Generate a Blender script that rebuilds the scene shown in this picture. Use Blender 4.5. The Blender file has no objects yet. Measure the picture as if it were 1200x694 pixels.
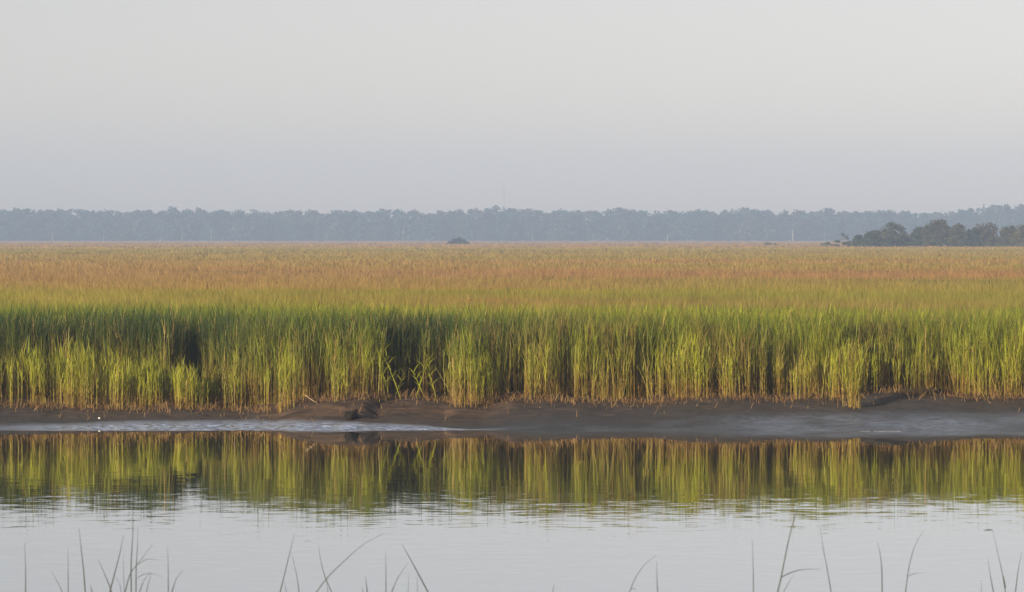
import bpy, math
import numpy as np

C = bpy.context.scene
COL = C.collection
rng = np.random.default_rng(7)

F, CX, HY, CH = 4000.0, 600.0, 278.0, 3.5      # focal length in photo pixels, centre column, horizon row, eye height


def at(px, py, d):
    """world point seen at a photo pixel, d metres out"""
    return np.array([(px - CX) / F * d, d, CH - (py - HY) / F * d])


# ------------------------------------------------------------------ mesh helpers
def mesh_obj(name, verts, faces, mats, colors=None, parent=None, smooth=False, loc=None):
    me = bpy.data.meshes.new(name)
    verts = np.asarray(verts, dtype=np.float32).reshape(-1, 3)
    if loc is not None:
        verts = verts - np.asarray(loc, dtype=np.float32)
    faces = np.asarray(faces, dtype=np.int32)
    n, k = faces.shape
    me.vertices.add(len(verts)); me.vertices.foreach_set('co', verts.ravel())
    me.loops.add(n * k); me.loops.foreach_set('vertex_index', faces.ravel())
    me.polygons.add(n); me.polygons.foreach_set('loop_start', np.arange(n, dtype=np.int32) * k)
    me.update(calc_edges=True)
    if colors is not None:
        a = me.attributes.new('tint', 'FLOAT_COLOR', 'POINT')
        c = np.ones((len(verts), 4), dtype=np.float32); c[:, :3] = colors
        a.data.foreach_set('color', c.ravel())
    if smooth:
        me.polygons.foreach_set('use_smooth', np.ones(n, dtype=bool))
    me.validate()
    for m in (mats if isinstance(mats, (list, tuple)) else [mats]):
        me.materials.append(m)
    o = bpy.data.objects.new(name, me); COL.objects.link(o)
    if loc is not None and parent is None:
        o.location = [float(v) for v in loc]
    if parent is not None:
        o.parent = parent
    return o


def thing(name, label, cat, loc, group=None):
    o = bpy.data.objects.new(name, None); COL.objects.link(o)
    o.empty_display_size = 0.2
    o.location = [float(v) for v in loc]
    o['label'] = label; o['category'] = cat; o['kind'] = 'thing'
    if group: o['group'] = group
    return o


def tag(o, label=None, cat=None, group=None, kind=None):
    for k, v in (('label', label), ('category', cat), ('group', group), ('kind', kind)):
        if v: o[k] = v
    return o


def vnoise(x, y, s, seed=0):
    """smooth value noise 0..1"""
    x = np.asarray(x, float) / s + seed * 17.31; y = np.asarray(y, float) / s + seed * 9.77
    xi = np.floor(x).astype(np.int64); yi = np.floor(y).astype(np.int64)
    fx = x - xi; fy = y - yi
    fx = fx * fx * (3 - 2 * fx); fy = fy * fy * (3 - 2 * fy)

    def h(a, b):
        v = (a * 374761393 + b * 668265263 + seed * 144665) & 0x7fffffff
        v = ((v ^ (v >> 13)) * 1274126177) & 0x7fffffff
        return ((v ^ (v >> 16)) & 0xffff) / 65535.0
    return (h(xi, yi) * (1 - fx) + h(xi + 1, yi) * fx) * (1 - fy) + (h(xi, yi + 1) * (1 - fx) + h(xi + 1, yi + 1) * fx) * fy


def fbm(x, y, s, seed=0, o=4):
    t = 0; a = 1; n = 0
    for i in range(o):
        t = t + a * vnoise(x, y, s / 2 ** i, seed + i); n += a; a *= .5
    return t / n


# ------------------------------------------------------------------ materials
def new_mat(name):
    m = bpy.data.materials.new(name); m.use_nodes = True
    nt = m.node_tree; nt.nodes.clear()
    out = nt.nodes.new('ShaderNodeOutputMaterial')
    return m, nt, out


def mat_foliage(name, trans=0.35, rough=0.6, noise=0.35, scale=3.0, spec=0.25):
    m, nt, out = new_mat(name)
    N = nt.nodes.new; L = nt.links.new
    at_ = N('ShaderNodeAttribute'); at_.attribute_name = 'tint'
    geo = N('ShaderNodeNewGeometry')
    nz = N('ShaderNodeTexNoise'); nz.inputs['Scale'].default_value = scale; nz.inputs['Detail'].default_value = 3
    L(geo.outputs['Position'], nz.inputs['Vector'])
    mr = N('ShaderNodeMapRange'); mr.inputs[1].default_value = .3; mr.inputs[2].default_value = .7
    mr.inputs[3].default_value = 1 - noise; mr.inputs[4].default_value = 1 + noise
    L(nz.outputs['Fac'], mr.inputs[0])
    mul = N('ShaderNodeVectorMath'); mul.operation = 'SCALE'
    L(at_.outputs['Color'], mul.inputs[0]); L(mr.outputs[0], mul.inputs['Scale'])
    p = N('ShaderNodeBsdfPrincipled'); p.inputs['Roughness'].default_value = rough
    p.inputs['Specular IOR Level'].default_value = spec
    L(mul.outputs[0], p.inputs['Base Color'])
    tr = N('ShaderNodeBsdfTranslucent'); L(mul.outputs[0], tr.inputs['Color'])
    mx = N('ShaderNodeMixShader'); mx.inputs[0].default_value = trans
    L(p.outputs[0], mx.inputs[1]); L(tr.outputs[0], mx.inputs[2]); L(mx.outputs[0], out.inputs[0])
    return m


M_GRASS = mat_foliage('cordgrass_blades', .22, .5, .25, 2.5)
M_FIELD = mat_foliage('meadow_blades', .25, .7, .3, .8, .1)
M_LEAF = mat_foliage('tree_leaves', .2, .7, .25, .25, .1)
M_DRY = mat_foliage('dead_stalks', .1, .8, .3, 9, .1)


def mat_simple(name, col, rough=.7, scale=8., var=.3, spec=.3, bump=0.):
    m, nt, out = new_mat(name); N = nt.nodes.new; L = nt.links.new
    tc = N('ShaderNodeTexCoord'); nz = N('ShaderNodeTexNoise'); nz.inputs['Scale'].default_value = scale; nz.inputs['Detail'].default_value = 6
    L(tc.outputs['Object'], nz.inputs['Vector'])
    cr = N('ShaderNodeValToRGB')
    cr.color_ramp.elements[0].position = .3; cr.color_ramp.elements[1].position = .7
    cr.color_ramp.elements[0].color = [c * (1 - var) for c in col] + [1]
    cr.color_ramp.elements[1].color = [min(1, c * (1 + var)) for c in col] + [1]
    L(nz.outputs['Fac'], cr.inputs[0])
    p = N('ShaderNodeBsdfPrincipled'); p.inputs['Roughness'].default_value = rough
    p.inputs['Specular IOR Level'].default_value = spec
    L(cr.outputs[0], p.inputs['Base Color'])
    if bump:
        b = N('ShaderNodeBump'); b.inputs['Strength'].default_value = .8; b.inputs['Distance'].default_value = bump
        L(nz.outputs['Fac'], b.inputs['Height']); L(b.outputs[0], p.inputs['Normal'])
    L(p.outputs[0], out.inputs[0])
    return m


def slope_normal(nt, terms):
    """normal from analytic slopes: terms = [(scale_xyz, amplitude, mask socket or None)]"""
    N = nt.nodes.new; L = nt.links.new
    geo = N('ShaderNodeNewGeometry')
    acc = None
    for sc, amp, mask in terms:
        mp = N('ShaderNodeVectorMath'); mp.operation = 'MULTIPLY'; mp.inputs[1].default_value = sc
        L(geo.outputs['Position'], mp.inputs[0])
        nz = N('ShaderNodeTexNoise'); nz.inputs['Scale'].default_value = 1; nz.inputs['Detail'].default_value = 2
        nz.inputs['Distortion'].default_value = .3
        L(mp.outputs[0], nz.inputs['Vector'])
        sb = N('ShaderNodeVectorMath'); sb.operation = 'SUBTRACT'; sb.inputs[1].default_value = (.5, .5, .5)
        L(nz.outputs['Color'], sb.inputs[0])
        ml = N('ShaderNodeVectorMath'); ml.operation = 'MULTIPLY'; ml.inputs[1].default_value = (amp[0], amp[1], 0)
        L(sb.outputs[0], ml.inputs[0]); cur = ml.outputs[0]
        if mask is not None:
            mm = N('ShaderNodeVectorMath'); mm.operation = 'SCALE'; L(cur, mm.inputs[0]); L(mask, mm.inputs['Scale']); cur = mm.outputs[0]
        if acc is None: acc = cur
        else:
            ad = N('ShaderNodeVectorMath'); ad.operation = 'ADD'; L(acc, ad.inputs[0]); L(cur, ad.inputs[1]); acc = ad.outputs[0]
    ad = N('ShaderNodeVectorMath'); ad.operation = 'ADD'; L(acc, ad.inputs[0]); L(geo.outputs['Normal'], ad.inputs[1])
    nm = N('ShaderNodeVectorMath'); nm.operation = 'NORMALIZE'; L(ad.outputs[0], nm.inputs[0])
    return nm.outputs[0], geo


def ramp(nt, src, a, b, lo=0., hi=1.):
    mr = nt.nodes.new('ShaderNodeMapRange'); mr.inputs[1].default_value = a; mr.inputs[2].default_value = b
    mr.inputs[3].default_value = lo; mr.inputs[4].default_value = hi
    nt.links.new(src, mr.inputs[0]); return mr.outputs[0]


def mat_water():
    m, nt, out = new_mat('creek_water'); N = nt.nodes.new; L = nt.links.new
    geo = N('ShaderNodeNewGeometry'); sp = N('ShaderNodeSeparateXYZ'); L(geo.outputs['Position'], sp.inputs[0])
    # breeze patches: a streaky band across the creek
    mp = N('ShaderNodeVectorMath'); mp.operation = 'MULTIPLY'; mp.inputs[1].default_value = (.16, .5, 1); L(geo.outputs['Position'], mp.inputs[0])
    nz = N('ShaderNodeTexNoise'); nz.inputs['Scale'].default_value = 1.; nz.inputs['Detail'].default_value = 3; L(mp.outputs[0], nz.inputs['Vector'])
    patch = ramp(nt, nz.outputs['Fac'], .46, .66)
    b1 = ramp(nt, sp.outputs['Y'], 38, 43); b2 = ramp(nt, sp.outputs['Y'], 53, 47)
    bm = N('ShaderNodeMath'); bm.operation = 'MULTIPLY'; L(b1, bm.inputs[0]); L(b2, bm.inputs[1])
    pm = N('ShaderNodeMath'); pm.operation = 'MULTIPLY'; L(patch, pm.inputs[0]); L(bm.outputs[0], pm.inputs[1])
    near = ramp(nt, sp.outputs['Y'], 61, 46, .25, 1.)
    nrm, _ = slope_normal(nt, [((3, 9, 1), (.0008, .032), near),
                               ((.35, 2.2, 1), (.0008, .008), bm.outputs[0]),
                               ((.5, 3.5, 1), (.001, .007), pm.outputs[0]),
                               ((.12, .5, 1), (.0004, .0022), None)])
    p = N('ShaderNodeBsdfPrincipled'); p.inputs['Base Color'].default_value = (.06, .062, .055, 1)
    p.inputs['Roughness'].default_value = .0; p.inputs['IOR'].default_value = 1.4
    L(nrm, p.inputs['Normal'])
    gl = N('ShaderNodeBsdfGlossy'); gl.inputs['Roughness'].default_value = 0; gl.inputs['Color'].default_value = (.96, .97, .97, 1)
    L(nrm, gl.inputs['Normal'])
    mx = N('ShaderNodeMixShader'); mx.inputs[0].default_value = .55
    L(p.outputs[0], mx.inputs[1]); L(gl.outputs[0], mx.inputs[2]); L(mx.outputs[0], out.inputs[0])
    return m


def mat_ground():
    m, nt, out = new_mat('marsh_mud'); N = nt.nodes.new; L = nt.links.new
    geo = N('ShaderNodeNewGeometry'); sp = N('ShaderNodeSeparateXYZ'); L(geo.outputs['Position'], sp.inputs[0])
    nz = N('ShaderNodeTexNoise'); nz.inputs['Scale'].default_value = 4; nz.inputs['Detail'].default_value = 8
    mp = N('ShaderNodeVectorMath'); mp.operation = 'MULTIPLY'; mp.inputs[1].default_value = (.35, 1, 2); L(geo.outputs['Position'], mp.inputs[0])
    L(mp.outputs[0], nz.inputs['Vector'])
    cr = N('ShaderNodeValToRGB'); e = cr.color_ramp.elements
    e[0].position = .35; e[0].color = (.030, .020, .014, 1); e[1].position = .68; e[1].color = (.100, .062, .040, 1)
    L(nz.outputs['Fac'], cr.inputs[0])
    # bare mud towards the water is greyer and slicker
    at_ = N('ShaderNodeAttribute'); at_.attribute_name = 'tint'
    sx = N('ShaderNodeSeparateColor'); L(at_.outputs['Color'], sx.inputs[0])
    wet = sx.outputs[0]; sheen_film = sx.outputs[1]
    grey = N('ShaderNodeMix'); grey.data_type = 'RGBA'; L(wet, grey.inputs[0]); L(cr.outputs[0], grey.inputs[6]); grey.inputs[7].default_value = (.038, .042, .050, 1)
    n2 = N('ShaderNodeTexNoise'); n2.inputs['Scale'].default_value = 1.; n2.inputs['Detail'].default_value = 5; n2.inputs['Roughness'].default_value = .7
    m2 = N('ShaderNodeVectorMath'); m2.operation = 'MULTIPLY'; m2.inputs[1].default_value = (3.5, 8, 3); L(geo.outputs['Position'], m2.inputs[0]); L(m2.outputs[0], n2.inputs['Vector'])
    fs = N('ShaderNodeMath'); fs.operation = 'MULTIPLY'; L(sheen_film, fs.inputs[0]); L(ramp(nt, n2.outputs['Fac'], .36, .56, .25, 1.), fs.inputs[1])
    sky_sheen = N('ShaderNodeMix'); sky_sheen.data_type = 'RGBA'; L(fs.outputs[0], sky_sheen.inputs[0]); L(grey.outputs[2], sky_sheen.inputs[6]); sky_sheen.inputs[7].default_value = (.42, .53, .80, 1)  # sky sheen on the slick mud, painted in as pale blue base colour
    p = N('ShaderNodeBsdfPrincipled'); n3 = N('ShaderNodeTexNoise'); n3.inputs['Scale'].default_value = 1.; n3.inputs['Detail'].default_value = 3
    m3 = N('ShaderNodeVectorMath'); m3.operation = 'MULTIPLY'; m3.inputs[1].default_value = (11, 9, 9); L(geo.outputs['Position'], m3.inputs[0]); L(m3.outputs[0], n3.inputs['Vector'])
    hole = N('ShaderNodeMix'); hole.data_type = 'RGBA'; L(ramp(nt, n3.outputs['Fac'], .60, .68, 0, .75), hole.inputs[0]); L(sky_sheen.outputs[2], hole.inputs[6]); hole.inputs[7].default_value = (.018, .015, .013, 1)
    L(hole.outputs[2], p.inputs['Base Color'])
    r = ramp(nt, wet, 0, 1, .85, .55)
    rm = N('ShaderNodeMix'); rm.data_type = 'FLOAT'; L(sheen_film, rm.inputs[0]); L(r, rm.inputs[2]); rm.inputs[3].default_value = .2
    L(rm.outputs[0], p.inputs['Roughness'])
    L(ramp(nt, sheen_film, 0, 1, 1.4, 2.4), p.inputs['IOR'])
    sl = ramp(nt, wet, 0, 1, .9, .6)
    nrm, _ = slope_normal(nt, [((7, 16, 7), (.5, .8), sl), ((9, 22, 30), (.6, 2.2), sheen_film)])
    L(nrm, p.inputs['Normal']); L(p.outputs[0], out.inputs[0])
    return m


M_WATER = mat_water(); M_MUD = mat_ground()

# ------------------------------------------------------------------ shore layout (photo columns -> far bank)
BP = np.array([-400, 0, 100, 200, 285, 300, 330, 350, 400, 440, 452, 470, 500, 522, 535, 560, 600, 650, 700, 760, 800, 850, 900, 960, 1000, 1025, 1060, 1110, 1150, 1200, 1600])
BY = np.array([476, 475, 478, 480, 482, 481, 480, 474, 470, 468, 467, 466, 468, 472, 477, 476, 469, 470, 471, 473, 469, 467, 468, 466, 466, 462, 461, 464, 468, 468, 467])
WATER_Y = 61.7


def shore(x):
    """far bank: y of the first grass, height of the mud there"""
    px = CX + np.asarray(x) * F / 65.0
    by = np.interp(px, BP, BY)
    yg = np.interp(px, [-400, 285, 300, 340, 440, 458, 522, 533, 556, 575, 600, 800, 990, 1025, 1600], [64.9, 64.9, 64.8, 64.6, 64.7, 65.5, 65.5, 64.8, 64.8, 65.1, 65.0, 65.1, 65.2, 65.8, 65.6])
    return yg, CH - (by - HY) * yg / F


def water_edge(x):
    return WATER_Y + .25 * (fbm(x, x * 0, 3.0, 41) - .5) + .12 * (fbm(x, x * 0, .7, 42) - .5)


def ground_z(x, y):
    x = np.asarray(x, float); y = np.asarray(y, float)
    yg, zg = shore(x)
    we = water_edge(x)
    px = CX + x * F / 64.0
    s = (y - we) / (yg - we)
    # left flat is nearly level and then steps up; elsewhere an even ramp
    flat = np.interp(px, [150, 300, 560, 640], [1, 1, .8, 0])
    p = 1.0 + .9 * flat
    bank = np.where(s < 1, zg * np.clip(s, 0, 1) ** p, zg + np.clip(y - yg, 0, 1.2) * .05)
    bed = -np.clip((we - y) * .09, 0, 1.3)
    z = np.where(s > 0, bank, bed)
    near = np.interp(y, [-30, 0, 10, 16, 21, 26], [1.5, 1.35, 1.15, .75, .0, -1.2])
    z = np.where(y < 40, np.maximum(near, np.where(y < 26, -1.3, z)), z)
    # small lumps on the exposed mud
    lump = (fbm(x, y, 1.1, 5) - .5) * .10 + (fbm(x, y, .32, 9) - .5) * .065 + (fbm(x, y, .13, 19, 2) - .5) * .022
    z = z + lump * np.clip(s * 1.4, 0, 1) * (y < 75) * (y > 40) * (1 - .55 * flat * (s < .7))
    # rounded brown hump with a gully on its right
    hump = .13 * np.exp(-((px - 385) / 55) ** 2 - ((y - (yg - .55)) / .5) ** 2) + .10 * np.exp(-((px - 500) / 40) ** 2 - ((y - (yg - .6)) / .5) ** 2)
    gully = .12 * np.exp(-((px - 440) / 9) ** 2 - ((y - (yg - .7)) / .7) ** 2)
    return z + np.where(s > 0, hump - gully, 0)


def grid_axis(segs):
    out = []
    for a, b, st in segs:
        out.append(np.arange(a, b, st))
    return np.unique(np.round(np.concatenate(out), 4))


gx = grid_axis([(-4000, -400, 300), (-400, -40, 20), (-40, -15, 1), (-15, 15, .08), (15, 40, 1), (40, 400, 20), (400, 4001, 300)])
gy = grid_axis([(-60, 10, 5), (10, 26, .8), (26, 60, 2), (60, 67.5, .05), (67.5, 90, 1.5), (90, 500, 30), (500, 9001, 500)])
X, Y = np.meshgrid(gx, gy); nx, ny = len(gx), len(gy)
Z = ground_z(X, Y)
i = np.arange(nx * ny).reshape(ny, nx)
faces = np.stack([i[:-1, :-1], i[:-1, 1:], i[1:, 1:], i[1:, :-1]], -1).reshape(-1, 4)
yg_, _ = shore(X); we_ = water_edge(X); s_ = (Y - we_) / (yg_ - we_); px_ = CX + X * F / 63.0
wet = np.clip(1.15 - s_ * np.interp(px_, [100, 290, 330, 560, 640, 1200], [.9, 1.0, 1.9, 1.7, .9, .75]) + .5 * (fbm(X, Y, 1.5, 3) - .5), 0, 1) * (s_ < 1.2)
sheen_film = np.clip(2.2 - 1.7 * s_ * np.interp(px_, [0, 150, 290, 350, 420, 500, 560, 600, 850, 1200], [3.0, 2.2, 1.8, 2.3, 2.8, 4.5, 10, 6, 2.3, 2.1]), 0, 1) * np.clip(np.interp(px_, [0, 180, 500, 600, 820, 900], [.3, 1.3, 1.3, .03, .05, .18]) + .35 * (fbm(X, Y, .8, 13) - .5), 0, 1)  # slick strip, also the mask of the painted sky sheen
cc = np.stack([wet, sheen_film, wet * 0], -1).reshape(-1, 3)
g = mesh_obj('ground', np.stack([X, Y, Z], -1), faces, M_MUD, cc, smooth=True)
tag(g, kind='structure')

# water: a long sheet, creek runs left-right across the view
wx = np.array([-900., 900.]); wy = np.array([17., 63.2])
w = mesh_obj('water', [(-900, 17, 0), (900, 17, 0), (900, 63.2, 0), (-900, 63.2, 0)], [(0, 1, 2, 3)], M_WATER)
tag(w, kind='structure')


# ------------------------------------------------------------------ blades
def ribbons(P, az, lean, bend, length, width, K, c0, c1, face=None, taper=1.0, kink=1.4, basew=.7):
    """N curved tapering blades; returns verts, faces, colours"""
    n = len(P); t = np.linspace(0, 1, K + 1)
    ang = lean[:, None] + bend[:, None] * (t[None, :] ** kink)
    mid = (ang[:, 1:] + ang[:, :-1]) / 2
    ds = (length / K)[:, None]
    r = np.concatenate([np.zeros((n, 1)), np.cumsum(np.sin(mid) * ds, 1)], 1)
    z = np.concatenate([np.zeros((n, 1)), np.cumsum(np.cos(mid) * ds, 1)], 1)
    ca, sa = np.cos(az)[:, None], np.sin(az)[:, None]
    S = np.stack([P[:, 0:1] + r * ca, P[:, 1:2] + r * sa, P[:, 2:3] + z], -1)
    if face is None: face = az + np.pi / 2
    side = np.stack([np.cos(face), np.sin(face), np.zeros(n)], -1)
    prof = np.where(t < .25, basew + (1 - basew) * t / .25, 1 - ((t - .25) / .75) ** 1.6 * taper) * .5
    prof = np.maximum(prof, .04)
    off = side[:, None, :] * (width[:, None] * prof[None, :])[..., None]
    V = np.stack([S - off, S + off], 2).reshape(-1, 3)
    base = np.arange(n)[:, None] * (2 * (K + 1)) + np.arange(K)[None, :] * 2
    Fc = np.stack([base, base + 1, base + 3, base + 2], -1).reshape(-1, 4)
    col = c0[:, None, :] * (1 - t[None, :, None]) + c1[:, None, :] * t[None, :, None]
    col = np.repeat(col[:, :, None, :], 2, 2).reshape(-1, 3)
    return V, Fc, col


class Acc:
    def __init__(s): s.v = []; s.f = []; s.c = []; s.n = 0
    def add(s, V, Fc, col):
        s.v.append(V); s.f.append(Fc + s.n); s.c.append(col); s.n += len(V)
    def build(s, name, mat, loc=None, parent=None):
        return mesh_obj(name, np.concatenate(s.v), np.concatenate(s.f), mat, np.concatenate(s.c), loc=loc, parent=parent)


def mixc(a, b, t):
    t = np.clip(np.asarray(t), 0, 1)[..., None]
    return a * (1 - t) + b * t


A3 = lambda *c: np.array(c, float)
G_BASE = A3(.21, .10, .028); G_MID = A3(.285, .30, .020); G_LUSH = A3(.055, .103, .012); G_DARK = A3(.021, .046, .012)
G_STRAW = A3(.38, .27, .085)


def cordgrass(acc, x, y, z, h, lushness, rg, leaves=7, K=3, upper_only=False, lw=.0105):
    """tall stalks with alternate leaves. lushness 0..1 = yellow .. deep green"""
    n = len(x)
    P = np.stack([x, y, z], -1)
    az = rg.uniform(0, 2 * np.pi, n); lean = np.abs(rg.normal(0, .07, n)) + (rg.random(n) < .05) * rg.uniform(.15, .5, n); bend = rg.normal(0.04, .06, n)
    ctop = mixc(G_MID, mixc(G_LUSH, G_DARK, lushness * 1.2 - .4), lushness) * rg.uniform(.75, 1.25, (n, 1))
    straw = rg.random(n) < .06
    ctop[straw] = G_STRAW * rg.uniform(.6, 1.1, (straw.sum(), 1))
    rust = np.clip((fbm(x, y, .9, 83, 2) - .5) * 6, 0, 1) * np.interp(x, [-3, 1, 12], [.1, .8, .8]) * (rg.random(n) < .6)
    ctop = mixc(ctop, A3(.20, .125, .045), rust * .8)
    cbot = mixc(G_BASE, G_MID, rg.random(n) * .55) * rg.uniform(.7, 1.25, (n, 1))
    acc.add(*ribbons(P, az, lean, bend, h * .9, np.full(n, .011), 3, cbot, mixc(cbot, ctop, np.full(n, .8)), face=rg.normal(0, .5, n), taper=.6))
    for k in range(leaves):
        fr = (k + rg.random(n)) / leaves
        if upper_only: fr = .55 + .45 * fr
        else: fr = .10 + .86 * fr
        hh = fr * h * .86
        lx = x + np.sin(lean) * np.cos(az) * hh; ly = y + np.sin(lean) * np.sin(az) * hh
        Pl = np.stack([lx, ly, z + hh], -1)
        la = rg.uniform(0, 2 * np.pi, n)
        dead = (fr < .30)
        ll = h * rg.uniform(.20, .36, n) * np.where(dead, .6, 1)
        c1 = mixc(mixc(cbot, G_MID, fr * 1.6), ctop, fr * 1.7 - .35)
        dc = mixc(G_BASE, G_STRAW * .8, rg.random(n)) * rg.uniform(.6, 1.1, (n, 1))
        dm = (dead & (rg.random(n) < .75))[:, None]
        c1 = np.where(dm, dc, c1)
        acc.add(*ribbons(Pl, la, rg.uniform(.08, .42, n), np.where(dead, rg.uniform(.3, 2.2, n), rg.uniform(.0, 1.1, n)), ll,
                         rg.uniform(.7, 1.25, n) * lw, K, c1 * .92, c1 * rg.uniform(.95, 1.3, (n, 1)), basew=.6))


def clustered(n_cl, per, x0, x1, d0, d1, spread, rg):
    """cluster centres, then stalks round them; d measured behind the grass edge"""
    cx = rg.uniform(x0, x1, n_cl); cd = rg.uniform(d0, d1, n_cl)
    k = rg.poisson(per, n_cl) + 1
    idx = np.repeat(np.arange(n_cl), k)
    x = cx[idx] + rg.normal(0, spread, len(idx)); d = cd[idx] + rg.normal(0, spread, len(idx))
    return x, np.maximum(d, 0), idx, rg.random(n_cl)[idx], rg.random(n_cl)[idx]


# --- front band on the far bank
front = Acc()
XW = 17.0
edge_wob = lambda x: .28 * (fbm(x, x * 0, .9, 21) - .5) + .22 * (fbm(x, x * 0, .28, 22) - .5)


def plant_zone(n_cl, per, d0, d1, spread, leaves, K, upper=False, seed=1, hfun=None, lw=.0105):
    rg = np.random.default_rng(seed)
    x, d, idx, r1, r2 = clustered(n_cl, per, -XW, XW, d0, d1, spread, rg)
    yg, zg = shore(x)
    y = yg + d + edge_wob(x)
    px = CX + x * F / (y)                         # photo column, for the known gaps
    h, keep, lush = hfun(px, d, x, y, r1, r2, rg)
    k = rg.random(len(x)) < keep
    x, y, h, lush = x[k], y[k], h[k], lush[k]
    h = np.minimum(h, (2.0 - ground_z(x, y)) / 1.06) * rg.normal(.97, .08, len(h))
    cordgrass(front, x, y, ground_z(x, y) - .02, np.clip(h, .25, 2.2), np.clip(lush, 0, 1), rg, leaves, K, upper, lw)


def gap(px, c, w): return np.exp(-((px - c) / w) ** 2)


def h_front(px, d, x, y, r1, r2, rg):
    left = np.interp(px, [250, 300], [1, 0])
    pick = rg.random(len(px)) < left
    tall = 1.60 - .10 * np.interp(px, [560, 760, 1250], [0, .5, 1])
    h = np.interp(d, [0, .4, .8, 1.4, 2.4], [.52, .72, .92, 1.02, 1.06]) * tall * (.80 + .34 * r1)
    fr = np.interp(px, [0, 120, 190, 250], [1.05, .98, .78, .72])
    h = np.where(pick, np.where(d < 1.2, fr * (.72 + .42 * r1), tall * (.92 + .2 * r1)), h)
    keep = np.full(len(px), 1.0)
    keep -= left * np.interp(d, [1.1, 1.3, 1.9, 2.1], [0, .95, .95, 0])
    keep -= 1.25 * gap(px, 226, 17) * (d > .9) * (d < 5.6)
    keep -= 1.0 * gap(px, 82, 20) * (d > 1.1) * (d < 4.4)
    keep -= .8 * gap(px, 112, 9) * (d > 1.1) * (d < 3.0)
    keep -= .7 * gap(px, 160, 13) * (d > 1.2) * (d < 3.0)
    keep -= .98 * gap(px, 484, 30) * (d < 1.9)
    keep -= .6 * gap(px, 520, 10) * (d < 1.4)
    keep -= .75 * gap(px, 320, 7) * (d < 1.2)
    keep -= .6 * gap(px, 365, 8) * (d < 1.2)
    keep -= .6 * gap(px, 663, 7) * (d < 1.5)
    keep -= .6 * gap(px, 1100, 16) * (d < 1.0)
    keep -= .55 * gap(px, 905, 8) * (d < 1.2)
    keep -= .75 * (fbm(x, y * .5, .42, 77, 3) > .53) * (d < 1.3)
    lush = .02 + .38 * r2 + np.interp(d, [.25, .8, 1.6, 3], [0, .35, .55, .60]) + np.interp(px, [0, 300, 560, 700, 1200], [.0, .08, .12, -.05, -.18])
    keep -= .42 * (d < .7) * np.interp(vnoise(x, x * 0, 1.7, 91), [.3, .7], [1.5, .3])
    h = h * np.interp(fbm(x, x * 0, 1.1, 93, 2), [.3, .7], [.84, 1.1])
    lush = np.where(pick & (d < 1.2), lush - .30, lush)
    lush = np.where(pick & (d >= 1.2), lush + .25, lush)
    lush = lush + .30 * gap(px, 490, 45)
    return h, keep, lush


plant_zone(2600, 7, 0, 2.6, .085, 8, 4, seed=11, hfun=h_front)
plant_zone(2500, 8, 2.2, 5.5, .12, 7, 3, seed=12, hfun=h_front)


def canopy_tint(x, y, rg=None):
    """colour of the marsh top by place: green near the creek, rust and straw further in"""
    px = CX + x * F / y
    row = HY + (CH - 1.95) * F / y                 # where the top of it falls in the photo
    n1 = fbm(x, y, 14, 51, 3) - .5; n2 = fbm(x * .35, y, 5, 52, 3) - .5
    rr = row + n1 * 18 + n2 * 22
    xs = np.interp(px, [0, 400, 620, 800, 1200], [-5, 1, 1, -8, -13])
    # stops in photo rows (far -> near)
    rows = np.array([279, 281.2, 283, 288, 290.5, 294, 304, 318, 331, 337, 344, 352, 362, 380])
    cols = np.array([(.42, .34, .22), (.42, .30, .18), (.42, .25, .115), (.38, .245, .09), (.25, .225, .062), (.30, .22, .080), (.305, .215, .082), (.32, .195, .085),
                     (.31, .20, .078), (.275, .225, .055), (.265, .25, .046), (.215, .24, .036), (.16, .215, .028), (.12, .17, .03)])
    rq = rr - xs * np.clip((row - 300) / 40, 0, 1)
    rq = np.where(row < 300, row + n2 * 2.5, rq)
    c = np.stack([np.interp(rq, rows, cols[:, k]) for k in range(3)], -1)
    # rusty streaks crossing the green on the middle and right
    st = np.clip((fbm(x * .14, y, 6, 60, 3) - .50) * 9, 0, 1) * np.interp(row, [300, 335, 362, 368], [.5, 1, .9, 0]) * np.interp(px, [350, 600, 1200], [.15, 1, .8])
    c = mixc(c, A3(.31, .175, .085), st * .8)
    gs = np.clip((fbm(x * .12, y, 9, 64, 3) - .52) * 9, 0, 1) * np.interp(row, [283, 290, 335], [.3, .7, .9]) * np.interp(px, [0, 600, 1200], [.35, .7, 1])
    c = mixc(c, A3(.21, .225, .038), gs * .85)
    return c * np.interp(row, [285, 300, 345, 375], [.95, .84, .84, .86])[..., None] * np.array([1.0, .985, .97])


# --- tall band just behind the front
def tops(acc, n, y0, y1, seed, h_lo, h_hi, blades, K, w, spread, top=1.0, power=1.0, straw=.08):
    rg = np.random.default_rng(seed)
    u = rg.random(n)
    y = (y0 ** (1 - power) + u * (y1 ** (1 - power) - y0 ** (1 - power))) ** (1 / (1 - power)) if power != 1 else y0 * (y1 / y0) ** u
    x = rg.uniform(-1, 1, n) * (.155 * y + 7)
    z = canopy_z(x, y)
    c = canopy_tint(x, y) * rg.uniform(.78, 1.22, (n, 1))
    sw = rg.random(n) < straw
    c[sw] = mixc(c[sw], G_STRAW, np.full(sw.sum(), .6))
    hh = rg.uniform(h_lo, h_hi, n)
    for b in range(blades):
        P = np.stack([x + rg.normal(0, spread, n), y + rg.normal(0, spread, n), z - top * .4], -1)
        l = (hh + top * .4) * rg.uniform(.75, 1.15, n)
        cb = c * rg.uniform(.85, 1.15, (n, 1))
        acc.add(*ribbons(P, rg.uniform(0, 6.28, n), rg.uniform(0, .3, n), rg.uniform(0, .7, n), l, w * rg.uniform(.7, 1.3, n), K, cb * .8, cb * 1.08,
                         face=rg.normal(0, .7, n)))


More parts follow.
